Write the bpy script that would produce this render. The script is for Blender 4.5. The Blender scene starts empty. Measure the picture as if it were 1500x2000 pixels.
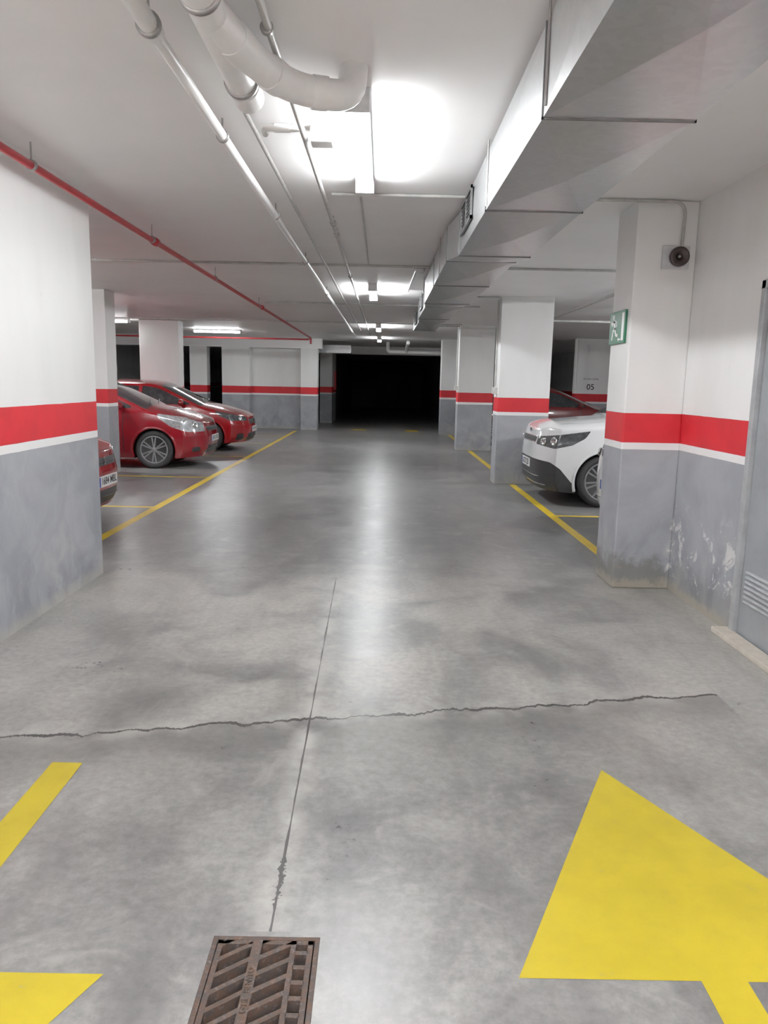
import bpy, bmesh, math, random
from mathutils import Matrix, Vector
random.seed(4)
C = bpy.context.scene.collection

# ------------------------------------------------------------------ node helpers
class NT:
    def __init__(s, name):
        s.m = bpy.data.materials.new(name); s.m.use_nodes = True
        s.t = s.m.node_tree; s.b = s.t.nodes['Principled BSDF']
    def n(s, k, **kw):
        x = s.t.nodes.new(k)
        for a, v in kw.items(): setattr(x, a, v)
        return x
    def put(s, sock, v):
        if hasattr(v, 'is_linked') or isinstance(v, bpy.types.NodeSocket): s.t.links.new(v, sock)
        else: sock.default_value = v
    def math(s, op, a, b=0.0, c=None, clamp=False):
        x = s.n('ShaderNodeMath', operation=op); x.use_clamp = clamp
        s.put(x.inputs[0], a); s.put(x.inputs[1], b)
        if c is not None: s.put(x.inputs[2], c)
        return x.outputs[0]
    def pos(s):
        g = s.n('ShaderNodeNewGeometry'); return g.outputs['Position']
    def sep(s, v):
        x = s.n('ShaderNodeSeparateXYZ'); s.put(x.inputs[0], v); return x.outputs
    def noise(s, vec, scale, detail=4, rough=0.55, dist=0.0):
        x = s.n('ShaderNodeTexNoise'); s.put(x.inputs['Vector'], vec)
        x.inputs['Scale'].default_value = scale; x.inputs['Detail'].default_value = detail
        x.inputs['Roughness'].default_value = rough; x.inputs['Distortion'].default_value = dist
        return x.outputs[0]
    def scalev(s, v, sc):
        x = s.n('ShaderNodeVectorMath', operation='MULTIPLY'); s.put(x.inputs[0], v); x.inputs[1].default_value = sc
        return x.outputs[0]
    def ramp(s, f, lo, hi, a=0.0, b=1.0, smooth=True):
        x = s.n('ShaderNodeMapRange'); x.clamp = True
        if smooth: x.interpolation_type = 'SMOOTHSTEP'
        s.put(x.inputs[0], f); x.inputs[1].default_value = lo; x.inputs[2].default_value = hi
        x.inputs[3].default_value = a; x.inputs[4].default_value = b
        return x.outputs[0]
    def mix(s, f, a, b):
        x = s.n('ShaderNodeMix', data_type='RGBA')
        s.put(x.inputs[0], f)
        for i, v in ((6, a), (7, b)):
            if isinstance(v, tuple): v = (v[0], v[1], v[2], 1.0)
            s.put(x.inputs[i], v)
        return x.outputs[2]
    def bump(s, h, strength=0.2, dist=0.01):
        x = s.n('ShaderNodeBump'); x.inputs['Strength'].default_value = strength; x.inputs['Distance'].default_value = dist
        s.put(x.inputs['Height'], h); s.put(s.b.inputs['Normal'], x.outputs[0])
    def set(s, **kw):
        for k, v in kw.items():
            k = {'base': 'Base Color', 'rough': 'Roughness', 'metal': 'Metallic', 'coat': 'Coat Weight', 'spec': 'Specular IOR Level'}[k]
            if isinstance(v, tuple): v = (v[0], v[1], v[2], 1.0)
            s.put(s.b.inputs[k], v)
        return s.m

def simple(name, col, rough=0.5, metal=0.0, var=0.12, scale=12.0, coat=0.0):
    q = NT(name)
    tc = q.n('ShaderNodeTexCoord').outputs['Object']
    f = q.noise(tc, scale, 5, 0.6)
    f = q.ramp(f, 0.3, 0.7)
    d = tuple(c * (1 - var) for c in col); l = tuple(min(1, c * (1 + var)) for c in col)
    q.set(base=q.mix(f, d, l), rough=rough, metal=metal, coat=coat)
    return q.m

def emit(name, col, strength):
    q = NT(name)
    q.b.inputs['Base Color'].default_value = (*col, 1)
    q.b.inputs['Emission Color'].default_value = (*col, 1)
    q.b.inputs['Emission Strength'].default_value = strength
    return q.m

# ------------------------------------------------------------------ materials
def wall_mat(name, peel=0.0, grime=1.0):
    q = NT(name)
    P = q.pos(); o = q.sep(P); z = o[2]
    wob = q.math('MULTIPLY', q.math('SUBTRACT', q.noise(P, 5, 3), 0.5), 0.006)
    zz = q.math('ADD', z, wob)
    n1 = q.ramp(q.noise(q.scalev(P, (1, 1, 0.35)), 1.3, 5, 0.6), 0.35, 0.75)
    upper = q.mix(n1, (0.84, 0.835, 0.82), (0.76, 0.75, 0.73))
    n2 = q.ramp(q.noise(P, 9, 8, 0.7), 0.66, 0.74)
    upper = q.mix(q.math('MULTIPLY', n2, 0.25), upper, (0.40, 0.36, 0.32))
    n3 = q.ramp(q.noise(P, 2.2, 6, 0.6, 0.6), 0.35, 0.68)
    grey = q.mix(n3, (0.275, 0.285, 0.31), (0.35, 0.36, 0.38))
    low = q.ramp(z, 0.05, 0.85, 1.0, 0.0)
    n4 = q.ramp(q.noise(q.scalev(P, (1, 1, 0.7)), 3.2, 8, 0.60, 0.8), 0.44, 0.66)
    grey = q.mix(q.math('MULTIPLY', q.math('MULTIPLY', n4, low), 0.8 * grime), grey, (0.16, 0.17, 0.20))
    n5 = q.ramp(q.noise(P, 2.3, 8, 0.62, 0.8), 0.48, 0.66)
    grey = q.mix(q.math('MULTIPLY', q.math('MULTIPLY', n5, low), 0.5 * grime), grey, (0.46, 0.45, 0.43))
    base = q.ramp(q.math('ADD', z, q.math('MULTIPLY', q.noise(P, 9, 5), 0.16)), 0.08, 0.20, 1.0, 0.0)
    grey = q.mix(q.math('MULTIPLY', base, 0.6), grey, (0.38, 0.36, 0.31))
    if peel > 0:
        damp = q.ramp(q.math('ADD', z, q.math('MULTIPLY', q.noise(P, 5, 7, 0.72), 0.6)), 0.44, 0.58, 1.0, 0.0)
        colz = q.ramp(o[0], 2.15, 2.19, 1.0, 0.45)
        grey = q.mix(q.math('MULTIPLY', q.math('MULTIPLY', damp, colz), 0.8), grey, (0.13, 0.125, 0.11))
        tan = q.ramp(q.math('ADD', z, q.math('MULTIPLY', q.noise(P, 7, 7, 0.72), 0.30)), 0.18, 0.24, 1.0, 0.0)
        grey = q.mix(q.math('MULTIPLY', tan, 0.6), grey, (0.36, 0.32, 0.25))
        pz = q.math('MULTIPLY', q.ramp(z, 0.08, 0.18), q.ramp(z, 0.45, 0.75, 1.0, 0.0))
        n6 = q.ramp(q.noise(P, 5.0, 9, 0.72, 0.6), 0.54, 0.59)
        xg = q.ramp(o[0], 2.15, 2.19)
        pn = q.math('MULTIPLY', q.math('MULTIPLY', n6, xg), q.math('MULTIPLY', pz, peel * 0.8))
        grey = q.mix(pn, grey, (0.68, 0.67, 0.65))
    n8 = q.ramp(q.noise(P, 4, 6, 0.6), 0.4, 0.7)
    red = q.mix(n8, (0.60, 0.013, 0.020), (0.52, 0.011, 0.017))
    col = q.mix(q.math('GREATER_THAN', zz, 1.055), grey, (0.83, 0.82, 0.81))
    col = q.mix(q.math('GREATER_THAN', zz, 1.105), col, red)
    col = q.mix(q.math('GREATER_THAN', zz, 1.32), col, upper)
    q.set(base=col, rough=0.55, spec=0.35)
    q.bump(q.noise(P, 14, 6, 0.6), 0.12, 0.01)
    return q.m

M_WALL = wall_mat('wall_paint', 0.0, 0.9)
M_WALLR = wall_mat('wall_paint_peeling', 1.0, 1.0)
M_COL = wall_mat('column_paint', 0.0, 0.8)

def ceiling_mat():
    q = NT('ceiling_paint'); P = q.pos()
    n = q.ramp(q.noise(P, 0.8, 5, 0.6), 0.3, 0.7)
    c = q.mix(n, (0.80, 0.78, 0.77), (0.86, 0.84, 0.83))
    q.set(base=c, rough=0.5, spec=0.35)
    q.bump(q.noise(P, 6, 4), 0.08, 0.01)
    return q.m
M_CEIL = ceiling_mat()

def floor_mat():
    q = NT('polished_concrete'); P = q.pos(); o = q.sep(P); x, y = o[0], o[1]
    big = q.noise(P, 0.9, 3, 0.5, 0.3)
    mid = q.noise(P, 2.4, 5, 0.52, 0.4)
    m2 = q.noise(P, 8.0, 6, 0.60, 0.2)
    f1 = q.math('ADD', q.math('MULTIPLY', big, 0.38), q.math('ADD', q.math('MULTIPLY', mid, 0.42), q.math('MULTIPLY', m2, 0.20)))
    f1 = q.ramp(f1, 0.38, 0.61, smooth=False)
    fine = q.noise(P, 26, 8, 0.72)
    c = q.mix(f1, (0.108, 0.107, 0.105), (0.262, 0.257, 0.245))
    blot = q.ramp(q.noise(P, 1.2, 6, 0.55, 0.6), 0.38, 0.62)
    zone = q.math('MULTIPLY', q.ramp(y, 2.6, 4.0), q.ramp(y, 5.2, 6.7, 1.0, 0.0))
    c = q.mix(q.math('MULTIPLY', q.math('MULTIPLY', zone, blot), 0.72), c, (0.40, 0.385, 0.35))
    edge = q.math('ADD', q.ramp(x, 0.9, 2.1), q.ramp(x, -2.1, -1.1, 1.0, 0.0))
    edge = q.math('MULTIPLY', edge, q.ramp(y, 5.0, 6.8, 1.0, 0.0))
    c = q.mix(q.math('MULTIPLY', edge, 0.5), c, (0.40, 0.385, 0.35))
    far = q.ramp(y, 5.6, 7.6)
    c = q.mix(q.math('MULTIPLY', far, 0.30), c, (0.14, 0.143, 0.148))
    fn = q.ramp(fine, 0.26, 0.76, 0.72, 1.24)
    g = q.n('ShaderNodeVectorMath', operation='SCALE'); q.t.links.new(c, g.inputs[0]); q.t.links.new(fn, g.inputs['Scale'])
    c = g.outputs[0]
    gr = q.ramp(q.noise(q.scalev(P, (2.0, 0.5, 1)), 2.0, 5, 0.55, 0.5), 0.42, 0.78)
    c = q.mix(q.math('MULTIPLY', gr, 0.5), c, (0.085, 0.084, 0.083))
    sp = q.ramp(q.noise(P, 14.0, 6, 0.62, 0.3), 0.56, 0.90)
    c = q.mix(q.math('MULTIPLY', sp, 0.5), c, (0.06, 0.052, 0.045))
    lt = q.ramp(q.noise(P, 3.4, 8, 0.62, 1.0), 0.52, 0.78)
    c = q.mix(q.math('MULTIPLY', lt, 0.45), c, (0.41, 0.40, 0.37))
    jit = q.math('MULTIPLY', q.math('SUBTRACT', q.noise(P, 6, 5, 0.7), 0.5), 0.02)
    xj = q.math('ADD', q.math('MULTIPLY', q.math('SUBTRACT', y, 1.94), -0.013), -0.28)
    dj = q.math('ABSOLUTE', q.math('ADD', q.math('SUBTRACT', x, xj), q.math('MULTIPLY', jit, 0.3)))
    yr = q.math('MULTIPLY', q.math('GREATER_THAN', y, 1.9), q.math('LESS_THAN', y, 5.8))
    wn = q.ramp(q.noise(P, 3, 4), 0.35, 0.7, 0.0018, 0.006)
    chip = q.math('MULTIPLY', q.math('MULTIPLY', q.ramp(y, 1.98, 2.06), q.ramp(y, 2.16, 2.26, 1.0, 0.0)), q.ramp(q.noise(P, 30, 6, 0.7), 0.45, 0.62, 0.0, 0.016))
    wn = q.math('ADD', wn, chip)
    mj = q.math('MULTIPLY', q.math('LESS_THAN', dj, wn), yr)
    hj = q.math('MULTIPLY', q.ramp(dj, 0.0, 0.09, 1.0, 0.0), yr)
    yc = q.math('ADD', q.math('MULTIPLY', x, 0.185), 3.305)
    wv = q.math('MULTIPLY', q.math('SUBTRACT', q.noise(q.scalev(P, (1, 0.1, 1)), 3.6, 10, 0.70), 0.5), 0.26)
    dcs = q.math('ADD', q.math('SUBTRACT', y, yc), wv)
    dc = q.math('ABSOLUTE', dcs)
    xr = q.math('MULTIPLY', q.math('GREATER_THAN', x, -2.1), q.math('LESS_THAN', x, 1.7))
    wc = q.ramp(q.noise(P, 6, 6), 0.30, 0.65, 0.005, 0.014)
    mc = q.math('MULTIPLY', q.math('LESS_THAN', dc, wc), xr)
    hc = q.math('MULTIPLY', q.ramp(dc, 0.0, 0.16, 0.8, 0.0), xr)
    dk = q.math('MULTIPLY', q.math('MULTIPLY', q.ramp(dcs, -0.40, -0.03), q.ramp(dcs, -0.02, 0.0, 1.0, 0.0)), q.math('MULTIPLY', xr, 0.6))
    tot = q.math('MAXIMUM', mj, mc)
    for yy in (6.15, 12.0, 18.0):
        d2 = q.math('ABSOLUTE', q.math('ADD', q.math('SUBTRACT', y, yy), jit))
        h2 = q.ramp(d2, 0.0, 0.06, 0.6, 0.0)
        hc = q.math('MAXIMUM', hc, h2)
        tot = q.math('MAXIMUM', tot, q.math('MULTIPLY', q.math('LESS_THAN', d2, 0.004), 0.6))
    c = q.mix(dk, c, (0.085, 0.083, 0.078))
    hal = q.math('MULTIPLY', q.math('MAXIMUM', hj, hc), q.ramp(q.noise(P, 4, 8, 0.62), 0.38, 0.66, 0.0, 0.7))
    c = q.mix(hal, c, (0.43, 0.42, 0.39))
    c = q.mix(q.math('MULTIPLY', tot, 0.94), c, (0.022, 0.02, 0.018))
    r = q.ramp(q.math('ADD', q.math('MULTIPLY', mid, 0.5), q.math('MULTIPLY', fine, 0.5)), 0.2, 0.8, 0.25, 0.40)
    r = q.math('ADD', r, q.math('MULTIPLY', hal, 0.15))
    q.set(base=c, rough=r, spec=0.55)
    h = q.math('SUBTRACT', q.math('MULTIPLY', fine, 0.12), q.math('MULTIPLY', tot, 1.2))
    q.bump(h, 0.06, 0.01)
    return q.m
M_FLOOR = floor_mat()

def worn_paint(name, col, ground=(0.25, 0.25, 0.24), wear=0.64):
    q = NT(name); P = q.pos()
    a = q.ramp(q.noise(P, 12, 9, 0.75), wear, wear + 0.05)
    b = q.ramp(q.noise(P, 3, 7, 0.65), 0.3, 0.7)
    c = q.mix(b, col, tuple(v * 0.84 for v in col))
    c = q.mix(q.math('MULTIPLY', a, 0.7), c, ground)
    q.set(base=c, rough=0.42, spec=0.4); return q.m
M_YEL = worn_paint('yellow_road_paint', (0.45, 0.345, 0.012))
M_YEL2 = worn_paint('yellow_line_paint', (0.72, 0.49, 0.02), wear=0.60)

def galv():
    q = NT('galvanised_steel'); P = q.pos()
    v = q.n('ShaderNodeTexVoronoi'); v.inputs['Scale'].default_value = 34; q.t.links.new(P, v.inputs['Vector'])
    f = q.ramp(q.sep(v.outputs['Color'])[0], 0, 1, 0.0, 0.5, False)
    c = q.mix(f, (0.53, 0.54, 0.545), (0.63, 0.64, 0.645))
    q.set(base=c, metal=0.82, rough=0.30); return q.m
M_GALV = galv()
M_GALVD = simple('duct_joint_metal', (0.15, 0.15, 0.15), 0.45, 0.6)
M_PVC = simple('white_pvc', (0.78, 0.77, 0.75), 0.35, var=0.03)
M_COND = simple('grey_conduit', (0.46, 0.45, 0.43), 0.4, 0.1)
M_CLAMP = simple('clamp_steel', (0.35, 0.34, 0.33), 0.4, 0.7)
M_REDP = simple('red_pipe_enamel', (0.42, 0.015, 0.020), 0.4)
M_FIX = simple('lamp_housing_white', (0.60, 0.60, 0.60), 0.4)
M_TUBE = emit('tube_glow', (0.95, 0.98, 1.0), 70.0)
M_TUBEF = emit('tube_glow_far', (0.95, 0.98, 1.0), 135.0)
M_TUBE2 = emit('tube_glow_dim', (0.95, 0.98, 1.0), 55.0)
M_TUBEB = emit('tube_glow_bright', (0.97, 0.98, 1.0), 165.0)
M_BLACK = simple('black_plastic', (0.022, 0.022, 0.024), 0.45)
M_DARK = simple('dark_void', (0.008, 0.008, 0.008), 0.9)
M_DOOR = simple('grey_door_paint', (0.28, 0.30, 0.315), 0.35, 0.15, var=0.1, scale=4)
M_FRAME = simple('door_frame_paint', (0.36, 0.37, 0.38), 0.4, 0.15)
M_LOUV = simple('louvre_metal', (0.50, 0.51, 0.52), 0.35, 0.2)
M_BEIGE = simple('beige_threshold', (0.50, 0.45, 0.38), 0.6)
M_GREEN = simple('exit_sign_green', (0.004, 0.13, 0.055), 0.45, var=0.03)
M_WHITE = simple('white_print', (0.85, 0.87, 0.85), 0.4, var=0.03)
M_BOX = simple('junction_box_plastic', (0.62, 0.60, 0.57), 0.45)
M_SIREN = simple('sounder_black', (0.035, 0.02, 0.02), 0.35)
def rust():
    q = NT('rusty_cast_iron'); tc = q.pos()
    a = q.ramp(q.noise(tc, 35, 8, 0.7), 0.4, 0.62)
    c = q.mix(a, (0.058, 0.046, 0.041), (0.092, 0.052, 0.034))
    b = q.ramp(q.noise(tc, 90, 4), 0.55, 0.7)
    c = q.mix(q.math('MULTIPLY', b, 0.6), c, (0.16, 0.14, 0.13))
    q.set(base=c, rough=0.55, metal=0.45); q.bump(q.noise(tc, 120, 5), 0.5, 0.002); return q.m
M_RUST = rust()
M_TYRE = simple('tyre_rubber', (0.018, 0.018, 0.019), 0.7)
M_RIM = simple('alloy_rim', (0.20, 0.20, 0.21), 0.35, 0.1)
M_GLASS = simple('dark_car_glass', (0.02, 0.023, 0.026), 0.05, 0.0, coat=0.6)
M_LENS = simple('headlight_lens', (0.55, 0.57, 0.59), 0.12, 0.45, var=0.35, scale=18, coat=1.0)
M_LENSD = simple('dark_headlight_lens', (0.10, 0.105, 0.11), 0.10, 0.3, var=0.4, scale=14, coat=1.0)
M_CHROME = simple('chrome', (0.75, 0.75, 0.76), 0.12, 1.0)
M_PLATE = simple('plate_white', (0.80, 0.80, 0.80), 0.4, var=0.03)
M_INK = simple('black_lettering', (0.01, 0.01, 0.01), 0.5)
M_BLUE = simple('plate_blue', (0.02, 0.06, 0.4), 0.4)
def carpaint(name, col):
    q = NT(name); tc = q.n('ShaderNodeTexCoord').outputs['Object']
    n = q.noise(tc, 250, 2)
    c = q.mix(q.ramp(n, 0.3, 0.7), col, tuple(min(1, v * 1.12) for v in col))
    q.set(base=c, rough=0.22, metal=0.0, coat=1.0, spec=0.3); q.b.inputs['Coat Roughness'].default_value = 0.04
    return q.m
M_RED1 = carpaint('red_car_paint', (0.22, 0.003, 0.008))
M_RED2 = carpaint('bright_red_car_paint', (0.28, 0.003, 0.006))
M_RED3 = carpaint('dark_red_car_paint', (0.11, 0.004, 0.006))
M_WCAR = carpaint('white_car_paint', (0.74, 0.75, 0.76))

# ------------------------------------------------------------------ object helpers
def meta(o, label=None, cat=None, group=None, kind=None):
    if label: o['label'] = label
    if cat: o['category'] = cat
    if group: o['group'] = group
    if kind: o['kind'] = kind
    return o

def link(name, me, mat=None, parent=None):
    o = bpy.data.objects.new(name, me)
    C.objects.link(o)
    if mat is not None: o.data.materials.append(mat)
    if parent is not None: o.parent = parent
    return o

def empty(name, loc=(0, 0, 0), rot=0):
    o = bpy.data.objects.new(name, None); o.location = loc; o.rotation_euler = (0, 0, rot)
    o.empty_display_size = 0.1
    C.objects.link(o); return o

def bm_box(bm, x0, x1, y0, y1, z0, z1):
    v = [bm.verts.new((x, y, z)) for z in (z0, z1) for y in (y0, y1) for x in (x0, x1)]
    for f in ((0, 2, 3, 1), (4, 5, 7, 6), (0, 1, 5, 4), (2, 6, 7, 3), (0, 4, 6, 2), (1, 3, 7, 5)):
        bm.faces.new([v[i] for i in f])

def boxes(name, lst, mat, parent=None, bevel=0.0, seg=2):
    bm = bmesh.new()
    for b in lst: bm_box(bm, *b)
    if bevel > 0:
        bmesh.ops.bevel(bm, geom=bm.edges[:], offset=bevel, segments=seg, affect='EDGES', profile=0.6)
    bmesh.ops.recalc_face_normals(bm, faces=bm.faces)
    me = bpy.data.meshes.new(name); bm.to_mesh(me); bm.free()
    return link(name, me, mat, parent)

def polymesh(name, polys, mat, parent=None):
    bm = bmesh.new()
    for p in polys:
        bm.faces.new([bm.verts.new(q) for q in p])
    bmesh.ops.recalc_face_normals(bm, faces=bm.faces)
    me = bpy.data.meshes.new(name); bm.to_mesh(me); bm.free()
    return link(name, me, mat, parent)

def fillet(pts, r, n=6):
    pts = [Vector(p) for p in pts]
    if len(pts) < 3 or r <= 0: return pts
    out = [pts[0]]
    for i in range(1, len(pts) - 1):
        a, b, c = pts[i - 1], pts[i], pts[i + 1]
        u = (a - b); v = (c - b)
        k = min(r, u.length * 0.49, v.length * 0.49)
        p0 = b + u.normalized() * k; p1 = b + v.normalized() * k
        for j in range(n + 1):
            t = j / n
            out.append(p0 * (1 - t) ** 2 + b * 2 * t * (1 - t) + p1 * t * t)
    out.append(pts[-1]); return out

def tube(name, pts, rad, mat, parent=None, bend=0.08, res=5):
    cu = bpy.data.curves.new(name, 'CURVE'); cu.dimensions = '3D'
    pp = fillet(pts, bend)
    sp = cu.splines.new('POLY'); sp.points.add(len(pp) - 1)
    for i, p in enumerate(pp): sp.points[i].co = (*p, 1)
    cu.bevel_depth = rad; cu.bevel_resolution = res; cu.use_fill_caps = True
    t = bpy.data.objects.new('tmp', cu); C.objects.link(t)
    dg = bpy.context.evaluated_depsgraph_get(); dg.update()
    me = bpy.data.meshes.new_from_object(t.evaluated_get(dg))
    bpy.data.objects.remove(t); bpy.data.curves.remove(cu)
    me.name = name
    for p in me.polygons: p.use_smooth = True
    me.materials.clear()
    return link(name, me, mat, parent)

def text_mesh(name, s, size, mat, parent=None, mtx=Matrix.Identity(4), ext=0.001, bold=0.0, align='CENTER'):
    cu = bpy.data.curves.new(name, 'FONT'); cu.body = s; cu.size = size; cu.extrude = ext; cu.offset = bold
    cu.align_x = align; cu.align_y = 'CENTER'; cu.resolution_u = 3
    t = bpy.data.objects.new('tmp', cu); C.objects.link(t)
    dg = bpy.context.evaluated_depsgraph_get(); dg.update()
    me = bpy.data.meshes.new_from_object(t.evaluated_get(dg))
    bpy.data.objects.remove(t); bpy.data.curves.remove(cu)
    me.transform(mtx); me.name = name; me.materials.clear()
    return link(name, me, mat, parent)

def lathe(name, prof, mat, parent=None, n=40, axis='Y', mtx=None, smooth=True):
    bm = bmesh.new(); rings = []
    for r, h in prof:
        ring = []
        for i in range(n):
            a = 2 * math.pi * i / n
            ring.append(bm.verts.new((r * math.cos(a), h, r * math.sin(a)) if axis == 'Y' else (r * math.cos(a), r * math.sin(a), h)))
        rings.append(ring)
    for a, b in zip(rings, rings[1:]):
        for i in range(n):
            bm.faces.new((a[i], a[(i + 1) % n], b[(i + 1) % n], b[i]))
    for ring in (rings[0], rings[-1]):
        try: bm.faces.new(ring)
        except Exception: pass
    bmesh.ops.remove_doubles(bm, verts=bm.verts, dist=1e-5)
    bmesh.ops.recalc_face_normals(bm, faces=bm.faces)
    if mtx is not None: bm.transform(mtx)
    for f in bm.faces: f.smooth = smooth
    me = bpy.data.meshes.new(name); bm.to_mesh(me); bm.free()
    return link(name, me, mat, parent)

# ------------------------------------------------------------------ ROOM SHELL
CZ = 2.80
XL, XR, YB, YE = -10.0, 7.6, -5.0, 48.0
GX0, GX1, GY0, GY1 = -0.43, -0.14, 1.49, 1.88
bm = bmesh.new()
xs = [XL, GX0, GX1, XR]; ys = [YB, GY0, GY1, YE]
vv = {}
for i, x in enumerate(xs):
    for j, y in enumerate(ys): vv[i, j] = bm.verts.new((x, y, 0))
for i in range(3):
    for j in range(3):
        if (i, j) != (1, 1): bm.faces.new((vv[i, j], vv[i + 1, j], vv[i + 1, j + 1], vv[i, j + 1]))
me = bpy.data.meshes.new('floor'); bm.to_mesh(me); bm.free()
meta(link('floor', me, M_FLOOR), 'polished grey concrete garage floor with cracks and stains', kind='structure')
meta(boxes('ceiling', [(XL, XR, YB, YE, CZ, CZ + 0.2)], M_CEIL), 'off-white painted concrete ceiling slab', kind='structure')
def wall(name, bx, mat, lab='painted wall, white above a red band and grey below'):
    return meta(boxes(name, bx, mat), lab, kind='structure')
wall('wall_left', [(-2.46, -2.14, YB, 5.81, 0, CZ)], M_WALL, 'white wall with red band and scuffed grey lower paint')
DY0, DY1, DZ = 3.62, 4.60, 2.13
wall('wall_right', [(2.2, 2.5, YB, DY0, 0, CZ), (2.2, 2.5, DY1, 6.12, 0, CZ), (2.2, 2.5, DY0, DY1, DZ, CZ)], M_WALLR, 'white wall with red band and peeling grey lower paint')
wall('wall_back', [(XL, XR, YB - 0.2, YB, 0, CZ)], M_WALL)
M_DWALL = simple('shade_dark_wall', (0.05, 0.05, 0.05), 0.8)  # near-black colour puts the tunnel's darkness into its walls
wall('wall_end', [(XL, XR, YE, YE + 0.2, 0, CZ)], M_DWALL, 'end wall with deep shade put into its dark colour')
wall('wall_outer_left', [(XL - 0.2, XL, YB, YE, 0, CZ)], M_WALL)
wall('wall_outer_right', [(XR, XR + 0.2, YB, YE, 0, CZ)], M_WALL)
wall('wall_far_left', [(-4.12, -2.50, 24.6, 24.9, 0, CZ)], M_WALL)
wall('wall_far_right', [(5.3, XR, 21.4, 21.7, 0, CZ)], M_WALL)
wall('wall_passage_left', [(-2.3, -1.86, 28.6, 31.0, 0, CZ)], M_WALL)
wall('wall_passage_right', [(2.40, 2.8, 29.3, 31.0, 0, CZ)], M_WALL)
wall('wall_tunnel_left', [(-2.3, -1.9, 31.0, YE, 0, CZ)], M_DWALL, 'tunnel wall with deep shade put into its dark colour')
wall('wall_tunnel_right', [(2.44, 2.8, 31.0, YE, 0, CZ)], M_DWALL, 'tunnel wall with deep shade put into its dark colour')
meta(boxes('trim_1', [(-10.0, -1.9, 24.15, 24.6, 2.50, CZ)], M_CEIL), 'white painted downstand ceiling beam', kind='structure')
meta(boxes('trim_2', [(-1.86, 2.4, 28.7, 29.2, 2.52, CZ)], M_CEIL), 'white painted downstand ceiling beam', kind='structure')
meta(boxes('trim_3', [(2.10, 2.2, DY0 - 0.05, DY1 + 0.05, 0.0, 0.035)], M_BEIGE, bevel=0.006), 'beige stone door threshold', kind='structure')

def column(x0, x1, y0, y1, lab='square concrete column, white with red band and grey base', mat=None, top=CZ):
    o = boxes('concrete_column', [(x0, x1, y0, y1, 0, top)], mat or M_COL, bevel=0.012)
    return meta(o, lab, 'column', 'painted concrete columns')
column(1.77, 2.2, 5.66, 6.12, 'concrete column with red band beside the grey door, damp-stained base', M_WALLR)
column(1.74, 2.52, 11.7, 12.15, 'wide concrete column with red band beside a white car')
column(1.72, 2.52, 17.7, 18.15)
column(1.74, 2.52, 23.2, 23.65)
column(-4.95, -4.20, 11.9, 12.35, 'concrete column with red band in front of a red hatchback')
column(-5.50, -4.62, 17.7, 18.15, 'white concrete column behind parked red cars')
column(-5.97, -5.44, 24.15, 24.6, top=2.5)
column(-4.98, -4.12, 24.15, 24.6, top=2.5)
column(-2.54, -2.02, 24.1, 24.6, 'column with red band at the end of a wall', top=2.5)

# ------------------------------------------------------------------ DOOR
door = meta(boxes('door_1', [(2.185, 2.26, DY1 - 0.05, DY1, 0.0, DZ), (2.185, 2.26, DY0, DY0 + 0.05, 0.0, DZ), (2.185, 2.26, DY0, DY1, DZ - 0.05, DZ)], M_FRAME, bevel=0.004),
            'grey painted metal service door with louvred vent', kind='structure')
boxes('door_leaf', [(2.215, 2.255, DY0 + 0.055, DY1 - 0.055, 0.012, DZ - 0.055)], M_DOOR, door, 0.004)
sl = []
for i in range(7):
    z = 0.24 + i * 0.030
    sl.append((2.198, 2.216, DY1 - 0.44, DY1 - 0.12, z, z + 0.013))
boxes('louvre_vent', sl, M_LOUV, door, 0.003)
h = lathe('door_handle', [(0.0, 0), (0.022, 0), (0.022, 0.012), (0.010, 0.014), (0.010, 0.05), (0, 0.05)], M_BLACK, door, 20,
          mtx=Matrix.Translation((2.215, DY0 + 0.14, 1.03)) @ Matrix.Rotation(math.radians(90), 4, 'Z'))
tube('door_lever', [(2.17, DY0 + 0.14, 1.03), (2.17, DY0 + 0.26, 1.03)], 0.009, M_BLACK, h, 0)

# ------------------------------------------------------------------ FLOOR MARKINGS
def mark(name, polys, lab, cat, mat, grp=None):
    o = polymesh(name, [[(p[0], p[1], 0.0015) for p in q] for q in polys], mat)
    return meta(o, lab, cat, grp)
mark('direction_arrow', [[(0.90, 2.84), (0.38, 1.745), (0.85, 1.745), (0.85, 0.4), (0.97, 0.4), (0.97, 1.745), (1.44, 1.745)]],
     'large yellow painted direction arrow on concrete beside the drain', 'road marking', M_YEL, 'direction arrows')
mark('direction_arrow', [[(-1.27, 2.82), (-1.27, 1.735), (-1.74, 1.735), (-1.21, 0.62), (-0.68, 1.735), (-1.15, 1.735), (-1.15, 2.82)]],
     'yellow painted direction arrow pointing back along the other lane', 'road marking', M_YEL, 'direction arrows')
def line(x0, x1, y0, y1, lab):
    mark('parking_line', [[(x0, y0), (x1, y0), (x1, y1), (x0, y1)]], lab, 'road marking', M_YEL2, 'yellow parking bay lines')
line(-2.68, -2.58, 5.9, 23.6, 'long yellow line along the parked red cars')
line(1.97, 2.07, 6.13, 11.69, 'long yellow line beside the white car')
line(1.97, 2.07, 12.16, 17.69, 'long yellow line between two columns')
line(1.97, 2.07, 18.16, 23.1, 'long yellow line between two columns')
for y in (8.9, 11.78, 15.2, 18.4, 21.2): line(-7.5 if y != 11.78 else -7.4, -2.68, y, y + 0.08, 'short yellow bay divider line beside a parked car')
for y in (8.85,): line(2.07, 6.8, y, y + 0.08, 'short yellow bay divider line beside a white car')
line(-0.95, -0.5, 24.5, 25.0, 'faded yellow patch of floor marking')
line(0.75, 1.15, 24.3, 25.0, 'faded yellow patch of floor marking')

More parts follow.
